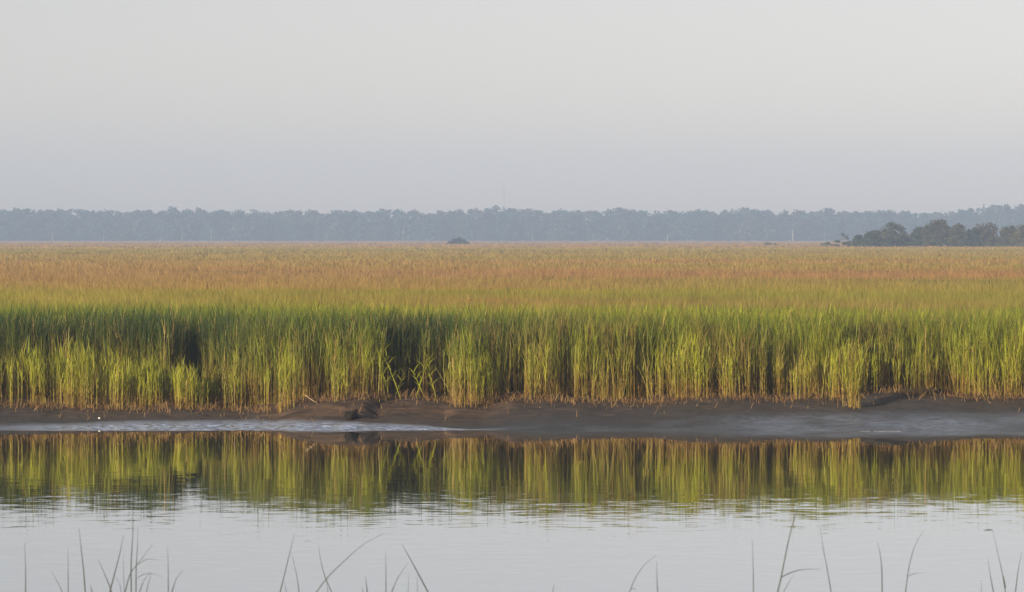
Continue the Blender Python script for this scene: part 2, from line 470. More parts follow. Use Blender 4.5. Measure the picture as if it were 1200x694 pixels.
def canopy_z(x, y):
    """height of the closed grass canopy"""
    b = 1.60 + .10 * (fbm(x, y, 7, 31, 2) - .5) * 2 + .14 * (fbm(x, y, 40, 33, 2) - .5)
    return b - np.interp(y, [66, 70, 76], [.35, .10, 0]) - np.interp(CX + x * F / y, [560, 800, 1250], [0, .05, .10]) * np.interp(y, [80, 140], [1, 0])


rgb = np.random.default_rng(99)
# stalks reaching the ground under the first metres of canopy
def back_stalks(n, y0, y1, seed):
    rg = np.random.default_rng(seed)
    y = rg.uniform(y0, y1, n); x = rg.uniform(-1, 1, n) * XW
    c = canopy_tint(x, y)
    px = CX + x * F / y
    left = np.interp(px, [260, 420], [1, 0])
    lush = .75 + .25 * left + rg.normal(0, .15, n) - np.interp(y, [71, 80], [0, .55]) - .25 * np.interp(px, [560, 800], [0, 1])
    h = canopy_z(x, y) + .22 - ground_z(x, y)
    cordgrass(front, x, y, ground_z(x, y), h * rg.normal(1, .07, n), np.clip(lush, 0, 1), rg, 6, 3, True, .015)


back_stalks(16000, 70.0, 80, 5)
fo = front.build('cordgrass', M_GRASS)
tag(fo, 'dense tall green cordgrass lining the muddy far bank of the creek', 'grass', kind='stuff')

mead = Acc()
tops(mead, 60000, 72, 110, 101, .14, .36, 5, 3, .012, .10, power=1.5)
tops(mead, 60000, 100, 210, 102, .10, .27, 4, 2, .018, .16, power=1.5)
tops(mead, 50000, 200, 600, 103, .08, .24, 4, 2, .06, .35, power=1.4)
tops(mead, 22000, 560, 1650, 104, .08, .22, 3, 1, .20, 1.2, power=1.3)
# closed canopy surface under the tufts
cy = np.unique(np.concatenate([np.arange(73, 110, .5), np.arange(110, 220, 1.2), 220 * (1790 / 220) ** np.linspace(0, 1, 170)]))
cu = np.linspace(-1, 1, 260)
U, YY = np.meshgrid(cu, cy); XX = U * (.22 * YY + 12)
ZZ = canopy_z(XX, YY) - np.interp(YY, [73, 76], [.5, .12]) + (vnoise(XX, YY, .9, 71) - .5) * .16
ii = np.arange(XX.size).reshape(XX.shape)
cf = np.stack([ii[:-1, :-1], ii[:-1, 1:], ii[1:, 1:], ii[1:, :-1]], -1).reshape(-1, 4)
mead.add(np.stack([XX, YY, ZZ], -1).reshape(-1, 3), cf, (canopy_tint(XX, YY) * .82).reshape(-1, 3))
mo = mead.build('marsh_grass', M_FIELD)
tag(mo, 'wide flat marsh meadow of rust and yellow green grass behind the bank', 'marsh grass', kind='stuff')

# --- litter of dead stalks at the foot of the stand
lit = Acc(); rg = np.random.default_rng(55)
n = 3600
x = rg.uniform(-XW, XW, n); yg, zg = shore(x); y = yg + np.abs(rg.normal(0, .35, n)) - .2 - rg.exponential(.4, n) * (rg.random(n) < .16)
lush_ = rg.random((n, 1))
cl = mixc(A3(.16, .075, .03), A3(.33, .22, .09), rg.random(n))
lit.add(*ribbons(np.stack([x, y, ground_z(x, y) + .012], -1), rg.uniform(0, 6.28, n), rg.uniform(.7, 1.5, n), rg.uniform(0, .5, n), rg.uniform(.06, .38, n),
                 rg.uniform(.006, .014, n), 3, cl, cl))
n = 2200
x = rg.uniform(-XW, XW, n); yg, zg = shore(x); y = yg + .25 - rg.exponential(.28, n)
cl = mixc(A3(.12, .06, .03), A3(.26, .17, .07), rg.random(n))
lit.add(*ribbons(np.stack([x, y, ground_z(x, y) - .01], -1), rg.uniform(0, 6.28, n), rg.uniform(0, .5, n), rg.uniform(0, .4, n), rg.uniform(.04, .20, n),
                 rg.uniform(.007, .013, n), 2, cl, cl, face=rg.normal(0, .5, n)))
lo = lit.build('dead_grass', M_DRY)
tag(lo, 'brown dead stalks littering the mud under the tall grass', 'dead grass', kind='stuff')


# --- lone clump standing forward on the mud
def clump(px, py, d, n, h, spread, label, seed, lush=.3):
    rg = np.random.default_rng(seed)
    x0 = (px - CX) / F * d
    a = Acc(); x = x0 + rg.normal(0, spread, n); y = d + rg.normal(0, spread, n); z = ground_z(x, y)
    cordgrass(a, x, y, z - .02, np.clip(h * rg.uniform(.55, 1.1, n), .3, 2), np.clip(rg.normal(lush, .15, n), 0, 1), rg, 8, 4)
    o = a.build('cordgrass_clump', M_GRASS, loc=(x0, d, float(ground_z(np.array([x0]), np.array([d]))[0])))
    return tag(o, label, 'grass clump', 'cordgrass clumps standing forward on the mud', 'thing')


clump(1000, 478, 64.15, 60, 1.35, .085, 'narrow yellow green grass clump standing forward alone on the grey mud at right', 301, .15)
clump(541, 478, 64.45, 16, 1.5, .11, 'bright grass clump just right of the dark gap above the brown mud', 302, .3)
clump(333, 480, 64.3, 26, 1.35, .10, 'leafy grass clump leaning over the mud left of the brown hump', 303, .25)
clump(395, 474, 64.25, 14, .9, .07, 'thin short grass clump on top of the brown mud hump', 304, .2)

# bent stalks by the dark gap
a = Acc(); rg = np.random.default_rng(8)
for k, (px, ln, le) in enumerate([(470, 1.1, -.42), (457, .75, -.3), (488, .9, .35), (512, .8, -.3), (462, .55, .5), (497, .6, -.5)]):
    x0 = (px - CX) / F * 65.6; y0 = 65.2 + .1 * k
    z0 = float(ground_z(np.array([x0]), np.array([y0]))[0])
    P = np.array([[x0, y0, z0]])
    azz = np.array([0.0 if le > 0 else np.pi]); le = abs(le)
    c = G_MID[None] * 1.0
    a.add(*ribbons(P, azz, np.array([le * .7]), np.array([.25]), np.array([ln]), np.array([.014]), 5, c, c, face=np.array([.2])))
    for q in range(6):
        t = .3 + .12 * q; L_ = ln * t
        Pq = P + np.array([[math.cos(azz[0]) * math.sin(le * .75) * L_, 0, math.cos(le * .75) * L_]])
        a.add(*ribbons(Pq, azz + rg.normal(0, .6, 1) + (np.pi if q % 2 else 0), np.array([.5]), np.array([1.2]), np.array([.30]), np.array([.016]), 5, c, c * 1.1, face=np.array([.3])))
o = a.build('bent_grass', M_GRASS, loc=(float((475 - CX) / F * 65.4), 65.4, .35))
tag(o, 'few bent pale grass stalks arching out of the dark gap in the stand', 'grass clump', kind='thing')

# fallen pale stalk by the hump
def tube(pts, radii, seg=6):
    pts = np.asarray(pts, float); K = len(pts); V = []; 
    for k in range(K):
        t = pts[min(k + 1, K - 1)] - pts[max(k - 1, 0)]; t /= np.linalg.norm(t)
        u = np.cross(t, (0, 0, 1.) if abs(t[2]) < .9 else (1., 0, 0)); u /= np.linalg.norm(u); v = np.cross(t, u)
        for s in range(seg):
            an = 2 * np.pi * s / seg
            V.append(pts[k] + radii[k] * (math.cos(an) * u + math.sin(an) * v))
    Fq = []
    for k in range(K - 1):
        for s in range(seg):
            b = k * seg; s2 = (s + 1) % seg
            Fq.append((b + s, b + s2, b + seg + s2, b + seg + s))
    V.append(pts[0]); V.append(pts[-1])
    n0 = K * seg
    for s in range(seg):
        s2 = (s + 1) % seg
        Fq.append((n0, s2, s, s)); Fq.append((n0 + 1, (K - 1) * seg + s, (K - 1) * seg + s2, (K - 1) * seg + s2))
    return np.array(V), Fq


def poly_obj(name, V, Fq, mat, parent=None, loc=None, smooth=True):
    me = bpy.data.meshes.new(name)
    V = np.asarray(V, float)
    if loc is not None: V = V - np.asarray(loc, float)
    clean = []
    for f in Fq:
        g_ = []
        for i_ in f:
            if i_ not in g_: g_.append(int(i_))
        clean.append(g_)
    me.from_pydata([tuple(v) for v in V], [], clean); me.validate(); me.update()
    if smooth:
        for p in me.polygons: p.use_smooth = True
    me.materials.append(mat)
    o = bpy.data.objects.new(name, me); COL.objects.link(o)
    if parent is not None: o.parent = parent
    elif loc is not None: o.location = [float(v) for v in loc]
    return o


M_STRAW = mat_simple('pale_dry_stalk', (.26, .19, .12), .7, 20)
def gz(x, y): return float(ground_z(np.array([float(x)]), np.array([float(y)]))[0])
pts = []
for px, dz in [(357, .20), (360, .15), (364, .10), (368, .055), (372, .02)]:
    x0 = (px - CX) / F * 64.2; pts.append((x0, 64.2, gz(x0, 64.2) + dz))
V, Fq = tube(pts, [.008, .010, .011, .011, .009])
tag(poly_obj('fallen_stalk', V, Fq, M_STRAW, loc=pts[-1]), 'pale dry stalk fallen across the grass foot left of the brown hump', 'stalk')

# black lump standing in for a dark hole mouth at the hump's foot
def blob(cx, cy, cz, rx, ry, rz, seed, rough=.25, nu=22, nv=14, s=1.):
    V = []; Fq = []
    for j in range(nv + 1):
        th = np.pi * j / nv
        for i_ in range(nu):
            ph = 2 * np.pi * i_ / nu
            d = np.array([math.sin(th) * math.cos(ph), math.sin(th) * math.sin(ph), math.cos(th)])
            q = 1 + rough * (float(fbm(np.array([d[0] * 3 + seed]), np.array([d[1] * 3 + d[2] * 5]), 1.3, seed)[0]) - .5) * 2
            V.append((cx + rx * d[0] * q, cy + ry * d[1] * q, cz + rz * d[2] * q))
    for j in range(nv):
        for i_ in range(nu):
            i2 = (i_ + 1) % nu
            Fq.append((j * nu + i_, j * nu + nu + i_, j * nu + nu + i2, j * nu + i2))
    return np.array(V), Fq


def row_depth(px, row):
    """how far out the bank lies where it is seen at that row"""
    dd = np.arange(61.8, 66, .02)
    r = HY + (CH - ground_z((px - CX) / F * dd, dd)) * F / dd
    return float(dd[np.argmin(np.abs(r - row))])


M_HOLLOW = mat_simple('black_hollow', (.012, .010, .009), .8, 14, .4, .15, .02)
ly = row_depth(412, 491); lx = (412 - CX) / F * ly
t = thing('hollow_lump', 'black lump standing in for a dark hole mouth beside the brown hump', 'peat lump', (lx, ly, gz(lx, ly)))
V, Fq = blob(0, 0, .05, .135, .12, .09, 3, .6); poly_obj('lump', V, Fq, M_HOLLOW, parent=t)
V, Fq = tube([(.02, 0, .08), (.07, -.01, .15), (.11, -.01, .175)], [.05, .035, .012]); poly_obj('lump_stub', V, Fq, M_HOLLOW, parent=t)

# shell on the flat, foam line
M_SHELL = mat_simple('white_shell', (.8, .78, .74), .5, 30, .1)
sy_ = row_depth(116, 491); sx_ = (116 - CX) / F * sy_
V, Fq = blob(0, 0, .012, .020, .016, .015, 12, .2, 14, 8)
V = V + np.array([sx_, sy_, gz(sx_, sy_)])
tag(poly_obj('shell', V, Fq, M_SHELL, loc=(sx_, sy_, gz(sx_, sy_))), 'tiny white shell lying on the wet mud at far left', 'shell')
M_FOAM = mat_simple('pale_foam', (.45, .46, .47), .6, 40, .15)
a = Acc(); rg = np.random.default_rng(4)
for (p0, p1) in [(1024, 1056), (1008, 1020)]:
    xs = np.linspace((p0 - CX) / F * 61.4, (p1 - CX) / F * 61.4, 40)
    yy_ = 61.42 + .05 * (fbm(xs, xs * 0, .25, 6) - .5)
    wd = .004 + .022 * fbm(xs, xs * 0, .1, 8)
    Vv = np.stack([np.stack([xs, yy_ - wd, xs * 0 + .005], -1), np.stack([xs, yy_, xs * 0 + .009], -1), np.stack([xs, yy_ + wd, xs * 0 + .005], -1)], 1).reshape(-1, 3)
    b = np.arange(39)[:, None] * 3
    Ff = np.concatenate([np.concatenate([b, b + 3, b + 4, b + 1], 1), np.concatenate([b + 1, b + 4, b + 5, b + 2], 1)])
    a.add(Vv, Ff, np.ones((len(Vv), 3)) * .7)
o = a.build('foam', M_FOAM); tag(o, 'thin pale line of foam along the waterline at right', 'foam', kind='stuff')

# ------------------------------------------------------------------ trees
def leaf_cards(acc, P, size, rg, col):
    n = len(P)
    a1 = rg.normal(0, 1, (n, 3)); a1 /= np.linalg.norm(a1, axis=1, keepdims=True)
    a2 = np.cross(a1, rg.normal(0, 1, (n, 3))); a2 /= np.linalg.norm(a2, axis=1, keepdims=True) + 1e-9
    s = (size * rg.uniform(.6, 1.4, n))[:, None]
    V = np.stack([P - a1 * s - a2 * s * .35, P + a1 * s * .15 - a2 * s * .8, P + a1 * s + a2 * s * .3, P - a1 * s * .2 + a2 * s * .75], 1).reshape(-1, 3)
    Fc = np.arange(n * 4).reshape(-1, 4)
    acc.add(V, Fc, np.repeat(col, 4, 0))


def crown_points(cx, cy, z0, z1, rx, ry, nblob, nper, rg, flat=.6, dome=1.0, brs=.2):
    """leaf clump points: clusters on a broad dome"""
    P = []
    H = z1 - z0
    for _ in range(nblob):
        an = rg.uniform(0, 2 * np.pi); rr = math.sqrt(rg.random())
        top = (1 - (rr ** 2.6) * dome * .75)
        zz = z0 + H * (rg.uniform(.12, 1.0) ** .75) * top
        br = rg.uniform(.75, 1.4) * brs * (rx + H) / 2
        c = np.array([cx + rx * rr * math.cos(an) * .85, cy + ry * rr * math.sin(an) * .85, min(zz, z1 - br * flat * .8)])
        d = rg.normal(0, 1, (nper, 3)); d /= np.linalg.norm(d, axis=1, keepdims=True)
        r = br * rg.uniform(0, 1.0, (nper, 1)) ** .5
        P.append(c + d * r * np.array([1, 1, flat]))
    return np.concatenate(P)


M_BARK = mat_simple('grey_bark', (.16, .13, .10), .9, 3, .3)
WZ = .35


def tree(px, top_py, half_px, d, label, seed, kind='broad', tint=(.055, .065, .032), group='trees on the low island at right', name='marsh_tree'):
    rg = np.random.default_rng(seed)
    s = d / F
    x0 = (px - CX) * s; h = CH + (HY - top_py) * s; rx = half_px * s
    t = thing(name, label, 'tree', (x0, d, WZ), group)
    H = h - WZ
    # trunk with limbs
    Vs, Fs, n0 = [], [], 0
    def addt(p, r):
        nonlocal n0
        v, f = tube(p, r, 6); Vs.append(v); Fs.extend([tuple(i_ + n0 for i_ in q) for q in f]); n0 += len(v)
    lean = rg.normal(0, .12) * H
    addt([(0, 0, -.2), (lean * .2, 0, H * .25), (lean * .6, .05 * H, H * .5), (lean, .05, H * .8)], [H * .045, H * .035, H * .025, H * .01])
    for q in range(6):
        an = rg.uniform(0, 6.28); z_ = H * rg.uniform(.2, .5); e = rx * rg.uniform(.5, .85)
        addt([(lean * .3, 0, z_), (e * .5 * math.cos(an), e * .5 * math.sin(an), z_ + H * .12), (e * math.cos(an), e * math.sin(an), z_ + H * .25)], [H * .02, H * .014, H * .005])
    poly_obj('trunk', np.concatenate(Vs), Fs, M_BARK, parent=t)
    a = Acc()
    P = crown_points(lean * .5, 0, H * .02, H, rx * 1.12, rx, 110 if kind == 'broad' else 75, 60, rg, .75, .8, .16)
    tint = np.array(tint)
    tint = tint * np.array([.85, .92, .85])
    cv = mixc(tint, tint * np.array([1.9, 1.6, 1.2]), np.clip(fbm(P[:, 0] + seed * 9, P[:, 2] * 1.4, 1.3, seed % 13, 3) * 2 - .5, 0, 1)) * rg.uniform(.75, 1.25, (len(P), 1))
    leaf_cards(a, P, .16, rg, cv)
    a.build('crown', M_LEAF, parent=t)
    return t


D1 = 700.
tree(1046, 260.5, 19, D1, 'dark rounded tree with a ragged top, left end of the island', 1, tint=(.050, .052, .030))
tree(1024, 270, 14, D1 - 8, 'low dark bushy tree sloping down at the left end of the island', 2, 'low', (.040, .050, .030))
tree(1073, 266, 12, D1 + 10, 'small dark tree filling the dip between the two bigger crowns', 3, 'low', (.038, .050, .032))
tree(1092, 262, 15, D1 + 4, 'dense dark tree leaning against the widest crown on its left', 4, 'broad', (.042, .048, .030))
tree(1105, 257.2, 21, D1, 'tallest and widest domed tree of the island', 5, 'broad', (.055, .052, .030))
tree(1121, 259.5, 9, D1 - 6, 'narrow round crown at the right shoulder of the widest tree', 6, 'low', (.060, .055, .033))
tree(1140, 266.5, 12, D1 - 4, 'low dark green tree right of the widest crown', 7, 'low', (.036, .048, .032))
tree(1159, 261, 17, D1 + 8, 'flat topped pinkish brown tree in the right half of the island', 8, 'broad', (.068, .056, .038))
tree(1184, 264.5, 15, D1, 'brown tinged tree near the right edge of the picture', 9, 'broad', (.058, .055, .034))
tree(1203, 263, 15, D1 - 5, 'olive brown tree cut by the right edge of the picture', 10, 'broad', (.058, .056, .032))
tree(1232, 263, 19, D1, 'broad tree just beyond the right edge of the picture', 21, 'broad', (.055, .055, .032))
tree(1006, 275.5, 8, D1 - 3, 'small low tree on the left tail of the island', 11, 'low', (.040, .055, .034))

# shrubs forming the low tail of the island and its skirt
def shrub(px, top_py, half_px, d, label, seed, tint=(.05, .062, .03), n=10, name='marsh_shrub', group='low shrubs along the island'):
    rg = np.random.default_rng(seed); s = d / F; x0 = (px - CX) * s; h = CH + (HY - top_py) * s - WZ; rx = half_px * s
    t = thing(name, label, 'shrub', (x0, d, WZ), group)
    a = Acc(); P = crown_points(0, 0, h * .1, h, rx, rx * .6, n * 2, 70, rg, .5, 1.1, .15)
    tint = np.array(tint); cv = tint * rg.uniform(.7, 1.6, (len(P), 1))
    leaf_cards(a, P, .15, rg, cv); a.build('foliage', M_LEAF, parent=t)
    Vs, Fs, n0 = [], [], 0
    for q in range(4):
        an = rg.uniform(0, 6.28)
        v, f = tube([(0, 0, -.1), (rx * .2 * math.cos(an), rx * .2 * math.sin(an), h * .4), (rx * .5 * math.cos(an), rx * .3 * math.sin(an), h * .75)], [.06, .045, .02], 5)
        Vs.append(v); Fs.extend([tuple(i_ + n0 for i_ in q_) for q_ in f]); n0 += len(v)
    poly_obj('stem', np.concatenate(Vs), Fs, M_BARK, parent=t)
    return t


shrub(968, 283.2, 12, D1, 'flattest shrub at the far left tip of the island tail', 31)
shrub(984, 281.6, 13, D1 - 2, 'low flat shrub under the thin snags of the island tail', 32)
shrub(1000, 279, 13, D1, 'low shrub between the snags and the first island tree', 33)
shrub(1018, 279.5, 14, D1 - 14, 'dark green shrub at the foot of the sloping left tree', 34, (.035, .052, .03))
shrub(1045, 279.5, 16, D1 - 15, 'dark green shrub at the foot of the ragged topped tree', 35, (.034, .052, .032))
shrub(1075, 278.5, 17, D1 - 15, 'dark green shrub under the dip in the island crowns', 36, (.034, .05, .032))
shrub(1105, 278.5, 17, D1 - 15, 'dark green shrub at the foot of the widest tree', 37, (.034, .052, .032))
shrub(1135, 277.5, 17, D1 - 15, 'bluish green shrub right of the widest tree', 38, (.034, .05, .032))
shrub(1166, 279, 17, D1 - 15, 'olive shrub at the foot of the flat topped tree', 39, (.07, .075, .038))
shrub(1197, 279, 17, D1 - 15, 'pale olive shrub at the foot of the trees at the right edge', 40, (.085, .085, .045))
shrub(904, 282.6, 12, 850, 'low flat green shrub alone in the marsh left of the island', 41, (.07, .085, .035), group=None, name='marsh_shrub')
# dark hummock standing alone
shrub(537, 278.2, 16, 1000, 'small dark bushy mound alone on the marsh near the centre', 42, (.022, .027, .02), 40, name='bushy_mound', group=None)
# snags
def snag(px, top, d, label, seed):
    s = d / F; x0 = (px - CX) * s; h = CH + (HY - top) * s - WZ; rg = np.random.default_rng(seed)
    t = thing('dead_tree', label, 'dead tree', (x0, d, WZ), 'thin snags on the island tail')
    v, f = tube([(0, 0, -.1), (.05, 0, h * .5), (-.06, 0, h)], [.10, .08, .03], 6); poly_obj('trunk', v, f, M_BARK, parent=t)
    for q in range(4):
        z_ = h * rg.uniform(.45, .9); e = rg.choice([-1, 1]) * rg.uniform(.3, .8)
        v, f = tube([(0, 0, z_), (e * .6, .1, z_ + .25), (e, .15, z_ + .3)], [.05, .035, .012], 5); poly_obj('branch', v, f, M_BARK, parent=t)
    a = Acc(); P = np.array([0, 0, h * .93]) + rg.normal(0, 1, (60, 3)) * np.array([.3, .3, .25]); leaf_cards(a, P, .11, rg, np.ones((60, 1)) * A3(.05, .055, .03)); a.build('foliage', M_LEAF, parent=t)
snag(987.5, 273.5, D1, 'taller thin snag with a tufted top above the island tail', 1)
snag(992.5, 277, D1 + 2, 'shorter thin snag just right of the tufted one', 2)

# far wood: one mass across the horizon
wood = Acc(); rg = np.random.default_rng(77)
TP = np.array([-300, 0, 20, 45, 80, 90, 100, 130, 185, 205, 220, 260, 330, 430, 455, 470, 520, 570, 580, 600, 640, 660, 690, 720, 760, 800, 850, 875, 900, 930, 975, 990, 1005, 1020, 1060, 1090, 1115, 1140, 1160, 1190, 1210, 1500])
TT = np.array([246, 246, 244, 245.5, 245.5, 243.5, 246, 246.5, 246, 242.5, 243, 246.5, 246, 246.5, 244, 247, 245.5, 245, 240.5, 243, 247, 243.5, 247, 244, 247, 245.5, 246.5, 243.5, 247, 247, 244.5, 247, 244.5, 246.5, 247, 249, 247, 243, 240, 239, 236, 238])
trunks_V, trunks_F, tn = [], [], 0
for rowi, (dd, sc, step) in enumerate([(1800, .80, 5.2), (1830, 1.0, 6.0), (1880, 1.0, 6.5)]):
    px = -260.
    while px < 1460:
        px += step * rg.uniform(.6, 1.4) * 1.25
        s = dd / F
        top = np.interp(px, TP, TT) + abs(rg.normal(0, 1.3)) - .4
        h = (CH + (HY - top) * s) * sc * (rg.uniform(.80, 1.0) if rowi == 0 else 1.)
        if px > 1125 and rowi == 0: h *= .9
        rx = rg.uniform(3.2, 6.4)
        x0 = (px - CX) * s; y0 = dd + rg.uniform(-10, 10)
        P = crown_points(x0, y0, h * rg.uniform(.0, .12), h, rx * 1.15, rx, 26, 34, rg, .72, .75, .19)
        hue = rg.random(); base = mixc(A3(.014, .052, .056), A3(.060, .055, .052), np.array([hue ** 2]))[0] * rg.uniform(.7, 1.4)
        cv = base * rg.uniform(.7, 1.35, (len(P), 1))
        leaf_cards(wood, P, .66, rg, cv)
        if rg.random() < .12:
            n_ = np.array([0.]); P0 = np.array([[x0, y0 - rx * .7, .3]])
            tc_ = A3(.34, .30, .25)[None]
            wood.add(*ribbons(P0, n_, n_ + .03, n_, n_ + h * .7, n_ + .35, 2, tc_, tc_, face=n_))
wo = wood.build('far_woods', M_LEAF)
tag(wo, 'long hazy blue green wood stretching across the whole horizon', 'woods', kind='stuff')

# slim mast and pale posts by the wood
M_MET = mat_simple('galvanised_steel', (.30, .30, .31), .5, 3, .1)
M_WHITE = mat_simple('white_paint', (.6, .6, .59), .6, 3, .08)
d = 1930.; s = d / F; x0 = (591 - CX) * s; h = CH + (HY - 219) * s
t = thing('radio_mast', 'thin grey lattice mast rising above the wood near the centre', 'mast', (x0, d, WZ))
for (a_, b_) in ((-.45, -.26), (.45, -.26), (0, .52)):
    v, f = tube([(a_, b_, -.2), (a_, b_, h)], [.04, .04], 6); poly_obj('leg', v, f, M_MET, parent=t)
Vs, Fs, n0 = [], [], 0
cor = [(-.45, -.26), (.45, -.26), (0, .52)]
z_ = 0.
while z_ < h - 1.2:
    for q in range(3):
        p, p2 = cor[q], cor[(q + 1) % 3]
        v, f = tube([(p[0], p[1], z_), (p2[0], p2[1], z_ + 1.2)], [.03, .03], 4); Vs.append(v); Fs.extend([tuple(i_ + n0 for i_ in g_) for g_ in f]); n0 += len(v)
    z_ += 1.2
poly_obj('bracing', np.concatenate(Vs), Fs, M_MET, parent=t)
v, f = tube([(0, 0, h - .5), (0, 0, h + 4)], [.06, .03], 6); poly_obj('antenna', v, f, M_MET, parent=t)
for px, top, lab in ((782, 276.8, 'short white marker post before the wood right of centre'), (929, 270.5, 'taller white marker post before the wood left of the island')):
    d = 1500.; s = d / F; x0 = (px - CX) * s; h = CH + (HY - top) * s - WZ
    t = thing('marker_post', lab, 'post', (x0, d, WZ), 'white posts at the far edge of the marsh')
    v, f = tube([(0, 0, -.3), (0, 0, h)], [.09, .08], 8); poly_obj('pole', v, f, M_WHITE, parent=t)
    v, f = tube([(0, 0, h - .02), (0, 0, h + .12), (0, 0, h + .2)], [.12, .11, .03], 8); poly_obj('cap', v, f, M_WHITE, parent=t)

# ------------------------------------------------------------------ foreground plants on the near bank
M_NEAR = mat_simple('near_grass_in_shade', (.055, .06, .05), .8, 25, .3, .1)  # shade over the near stems is put into this dark base colour


def smooth_path(pts, K=14):
    pts = np.asarray(pts, float); n = len(pts)
    if n == 2:
        t = np.linspace(0, 1, 6)[:, None]; return pts[0] * (1 - t) + pts[1] * t
    out = []
    ext = np.vstack([2 * pts[0] - pts[1], pts, 2 * pts[-1] - pts[-2]])
    for k in range(n - 1):
        p0, p1, p2, p3 = ext[k:k + 4]
        for t in np.linspace(0, 1, 6, endpoint=(k == n - 2)):
            out.append(.5 * ((2 * p1) + (-p0 + p2) * t + (2 * p0 - 5 * p1 + 4 * p2 - p3) * t * t + (-p0 + 3 * p1 - 3 * p2 + p3) * t ** 3))
    return np.array(out)


def reed(label, d, strands, seed):
    """strands: list of (name, width_mm, [(px,py)...] from low to high). The first reaches the ground."""
    rg = np.random.default_rng(seed)
    bx, bpy = strands[0][2][0]; root = at(bx, bpy, d); rz = gz(root[0], d)
    # continue the first strand's line down to the bank
    nxp = at(*strands[0][2][1], d); dirx = (root[0] - nxp[0]) / max(.02, nxp[2] - root[2])
    rootx = root[0] + np.clip(dirx, -.3, .3) * (root[2] - rz) * .5
    base = np.array([rootx, d, rz])
    t = thing('bank_grass', label, 'grass stem', base, 'thin dark grass stems on the near bank')
    for k, (nm, wmm, pp) in enumerate(strands):
        P = smooth_path([at(a_, b_, d + (.015 * k)) for a_, b_ in pp])
        if nm != 'side_leaf' and pp[0][1] > 684:
            tg = P[0] - P[1]; tg = tg / abs(tg[2])
            foot = base + np.array([.012 * k, .01 * k, -.03])
            drop = P[0][2] - foot[2]; low = []
            for u in (.12, .3, .55, .8):
                e = P[0] + tg * drop * u; q = P[0] * (1 - u) + foot * u
                m_ = e * (1 - u) + q * u; m_[2] = q[2]; low.append(m_)
            P = np.vstack([[foot], low[::-1], P])
        K = len(P); tt = np.linspace(0, 1, K)
        rad = .6 * wmm / 2000. * np.clip(1.15 - tt ** 1.8, .3, 1)
        if nm == 'seed_head': rad = .6 * wmm / 2000. * np.clip(np.sin(np.pi * (.08 + .9 * tt)), .1, 1)
        v, f = tube(P - base, rad, 5)
        poly_obj(nm, v, f, M_NEAR, parent=t)
    return t


S = 'stem'; B = 'leaf'; SL = 'side_leaf'
reed('lone faint upright stem at the far left of the bottom edge', 11, [(S, 6, [(29, 694), (29, 665), (28, 636)])], 1)
reed('short faint stem with a leaning leaf left of the long straight one', 11.5, [(S, 5, [(79, 694), (79, 670), (79, 642)]), (B, 4, [(72, 694), (66, 682), (59, 670)])], 2)
reed('long dark stem tilting left with a stub beside its foot', 11, [(S, 7, [(99, 694), (97, 668), (94, 640), (92, 620)]), (B, 6, [(107, 694), (105, 686)])], 3)
reed('forked stem crossing leftward and rightward left of the tallest stems', 11, [(S, 7, [(128, 694), (133, 675), (140, 648), (144, 628)]), (B, 5, [(127, 686), (120, 669), (114, 656)]), (B, 3, [(141, 694), (139, 684), (133, 675)])], 4)
reed('tallest straight stem of the left group', 11, [(S, 7, [(153, 694), (153, 660), (155, 625), (155, 594)]), (B, 3, [(145, 694), (144, 668), (144, 648)])], 5)
reed('leafy plant with drooping side leaves right of the tallest left stem', 11.2,
     [(S, 6, [(158.5, 694), (159, 665), (160.5, 640), (161, 618)]), (B, 6, [(146, 694), (152, 673), (161, 661), (178, 639)]), (B, 5, [(163, 694), (168, 681), (176, 671)]),
      (SL, 3, [(160, 678), (167, 674), (176, 673), (189, 676)]), (SL, 3, [(161, 662), (172, 656), (188, 657)]), (B, 4, [(171, 694), (174, 682), (177, 672)])], 6)
reed('upright stem with a curved leaf right of the leafy plant', 11, [(S, 5, [(196.5, 694), (196.5, 668), (196, 643)]), (B, 5, [(201, 694), (206, 679), (214, 669)])], 7)
reed('right leaning stem left of the long arching blade', 11.5, [(S, 6, [(328, 694), (333, 674), (340, 645), (345, 625)]), (B, 4, [(335, 694), (333, 682)])], 8)
reed('thin stem leaning left to cross its neighbour\'s middle', 12, [(S, 5, [(350, 694), (347, 674), (341, 648)])], 9)
reed('long blade arching far to the right over the water', 10.5, [(S, 5, [(371, 694), (383, 678), (400, 661), (425, 639), (449, 626)])], 10)
reed('curved stem leaning left behind the long arching blade', 12, [(S, 5, [(388, 694), (380, 675), (375, 655), (373, 640)]), (B, 4, [(384, 694), (382, 681)])], 11)
reed('two short stubs between the arching blade and the straight stem', 11, [(S, 6, [(430, 694), (429, 685), (428, 677)]), (B, 4, [(425, 694), (424, 688)])], 12)
reed('plain straight upright stem right of the stubs', 11, [(S, 5, [(452, 694), (452, 670), (451.5, 648)])], 13)
reed('leaf curving right between the straight and the left leaning stems', 11.3, [(S, 5, [(459, 694), (466, 678), (478, 660)])], 14)
reed('stiff stem leaning left at the right of the middle group', 11, [(S, 7, [(501, 694), (490, 673), (478, 651), (471, 639)]), (B, 3, [(489, 694), (489, 670)]), (B, 3, [(478, 694), (479, 672)])], 15)
reed('faint short stub alone at the bottom centre', 13, [(S, 4, [(648, 694), (649, 688), (650, 683)])], 16)
reed('curved blade bending right at the bottom right of centre', 11, [(S, 4, [(738, 694), (746, 676), (757, 661), (770, 651)]), (SL, 3, [(739, 692), (743, 690), (746, 694)])], 17)
reed('short straight stem beside the curved blade', 11, [(S, 5, [(771, 694), (770, 676), (770, 659)])], 18)
reed('upright stem standing alone left of the longest stem', 11, [(S, 5, [(883.5, 694), (883, 665), (882, 633)])], 19)
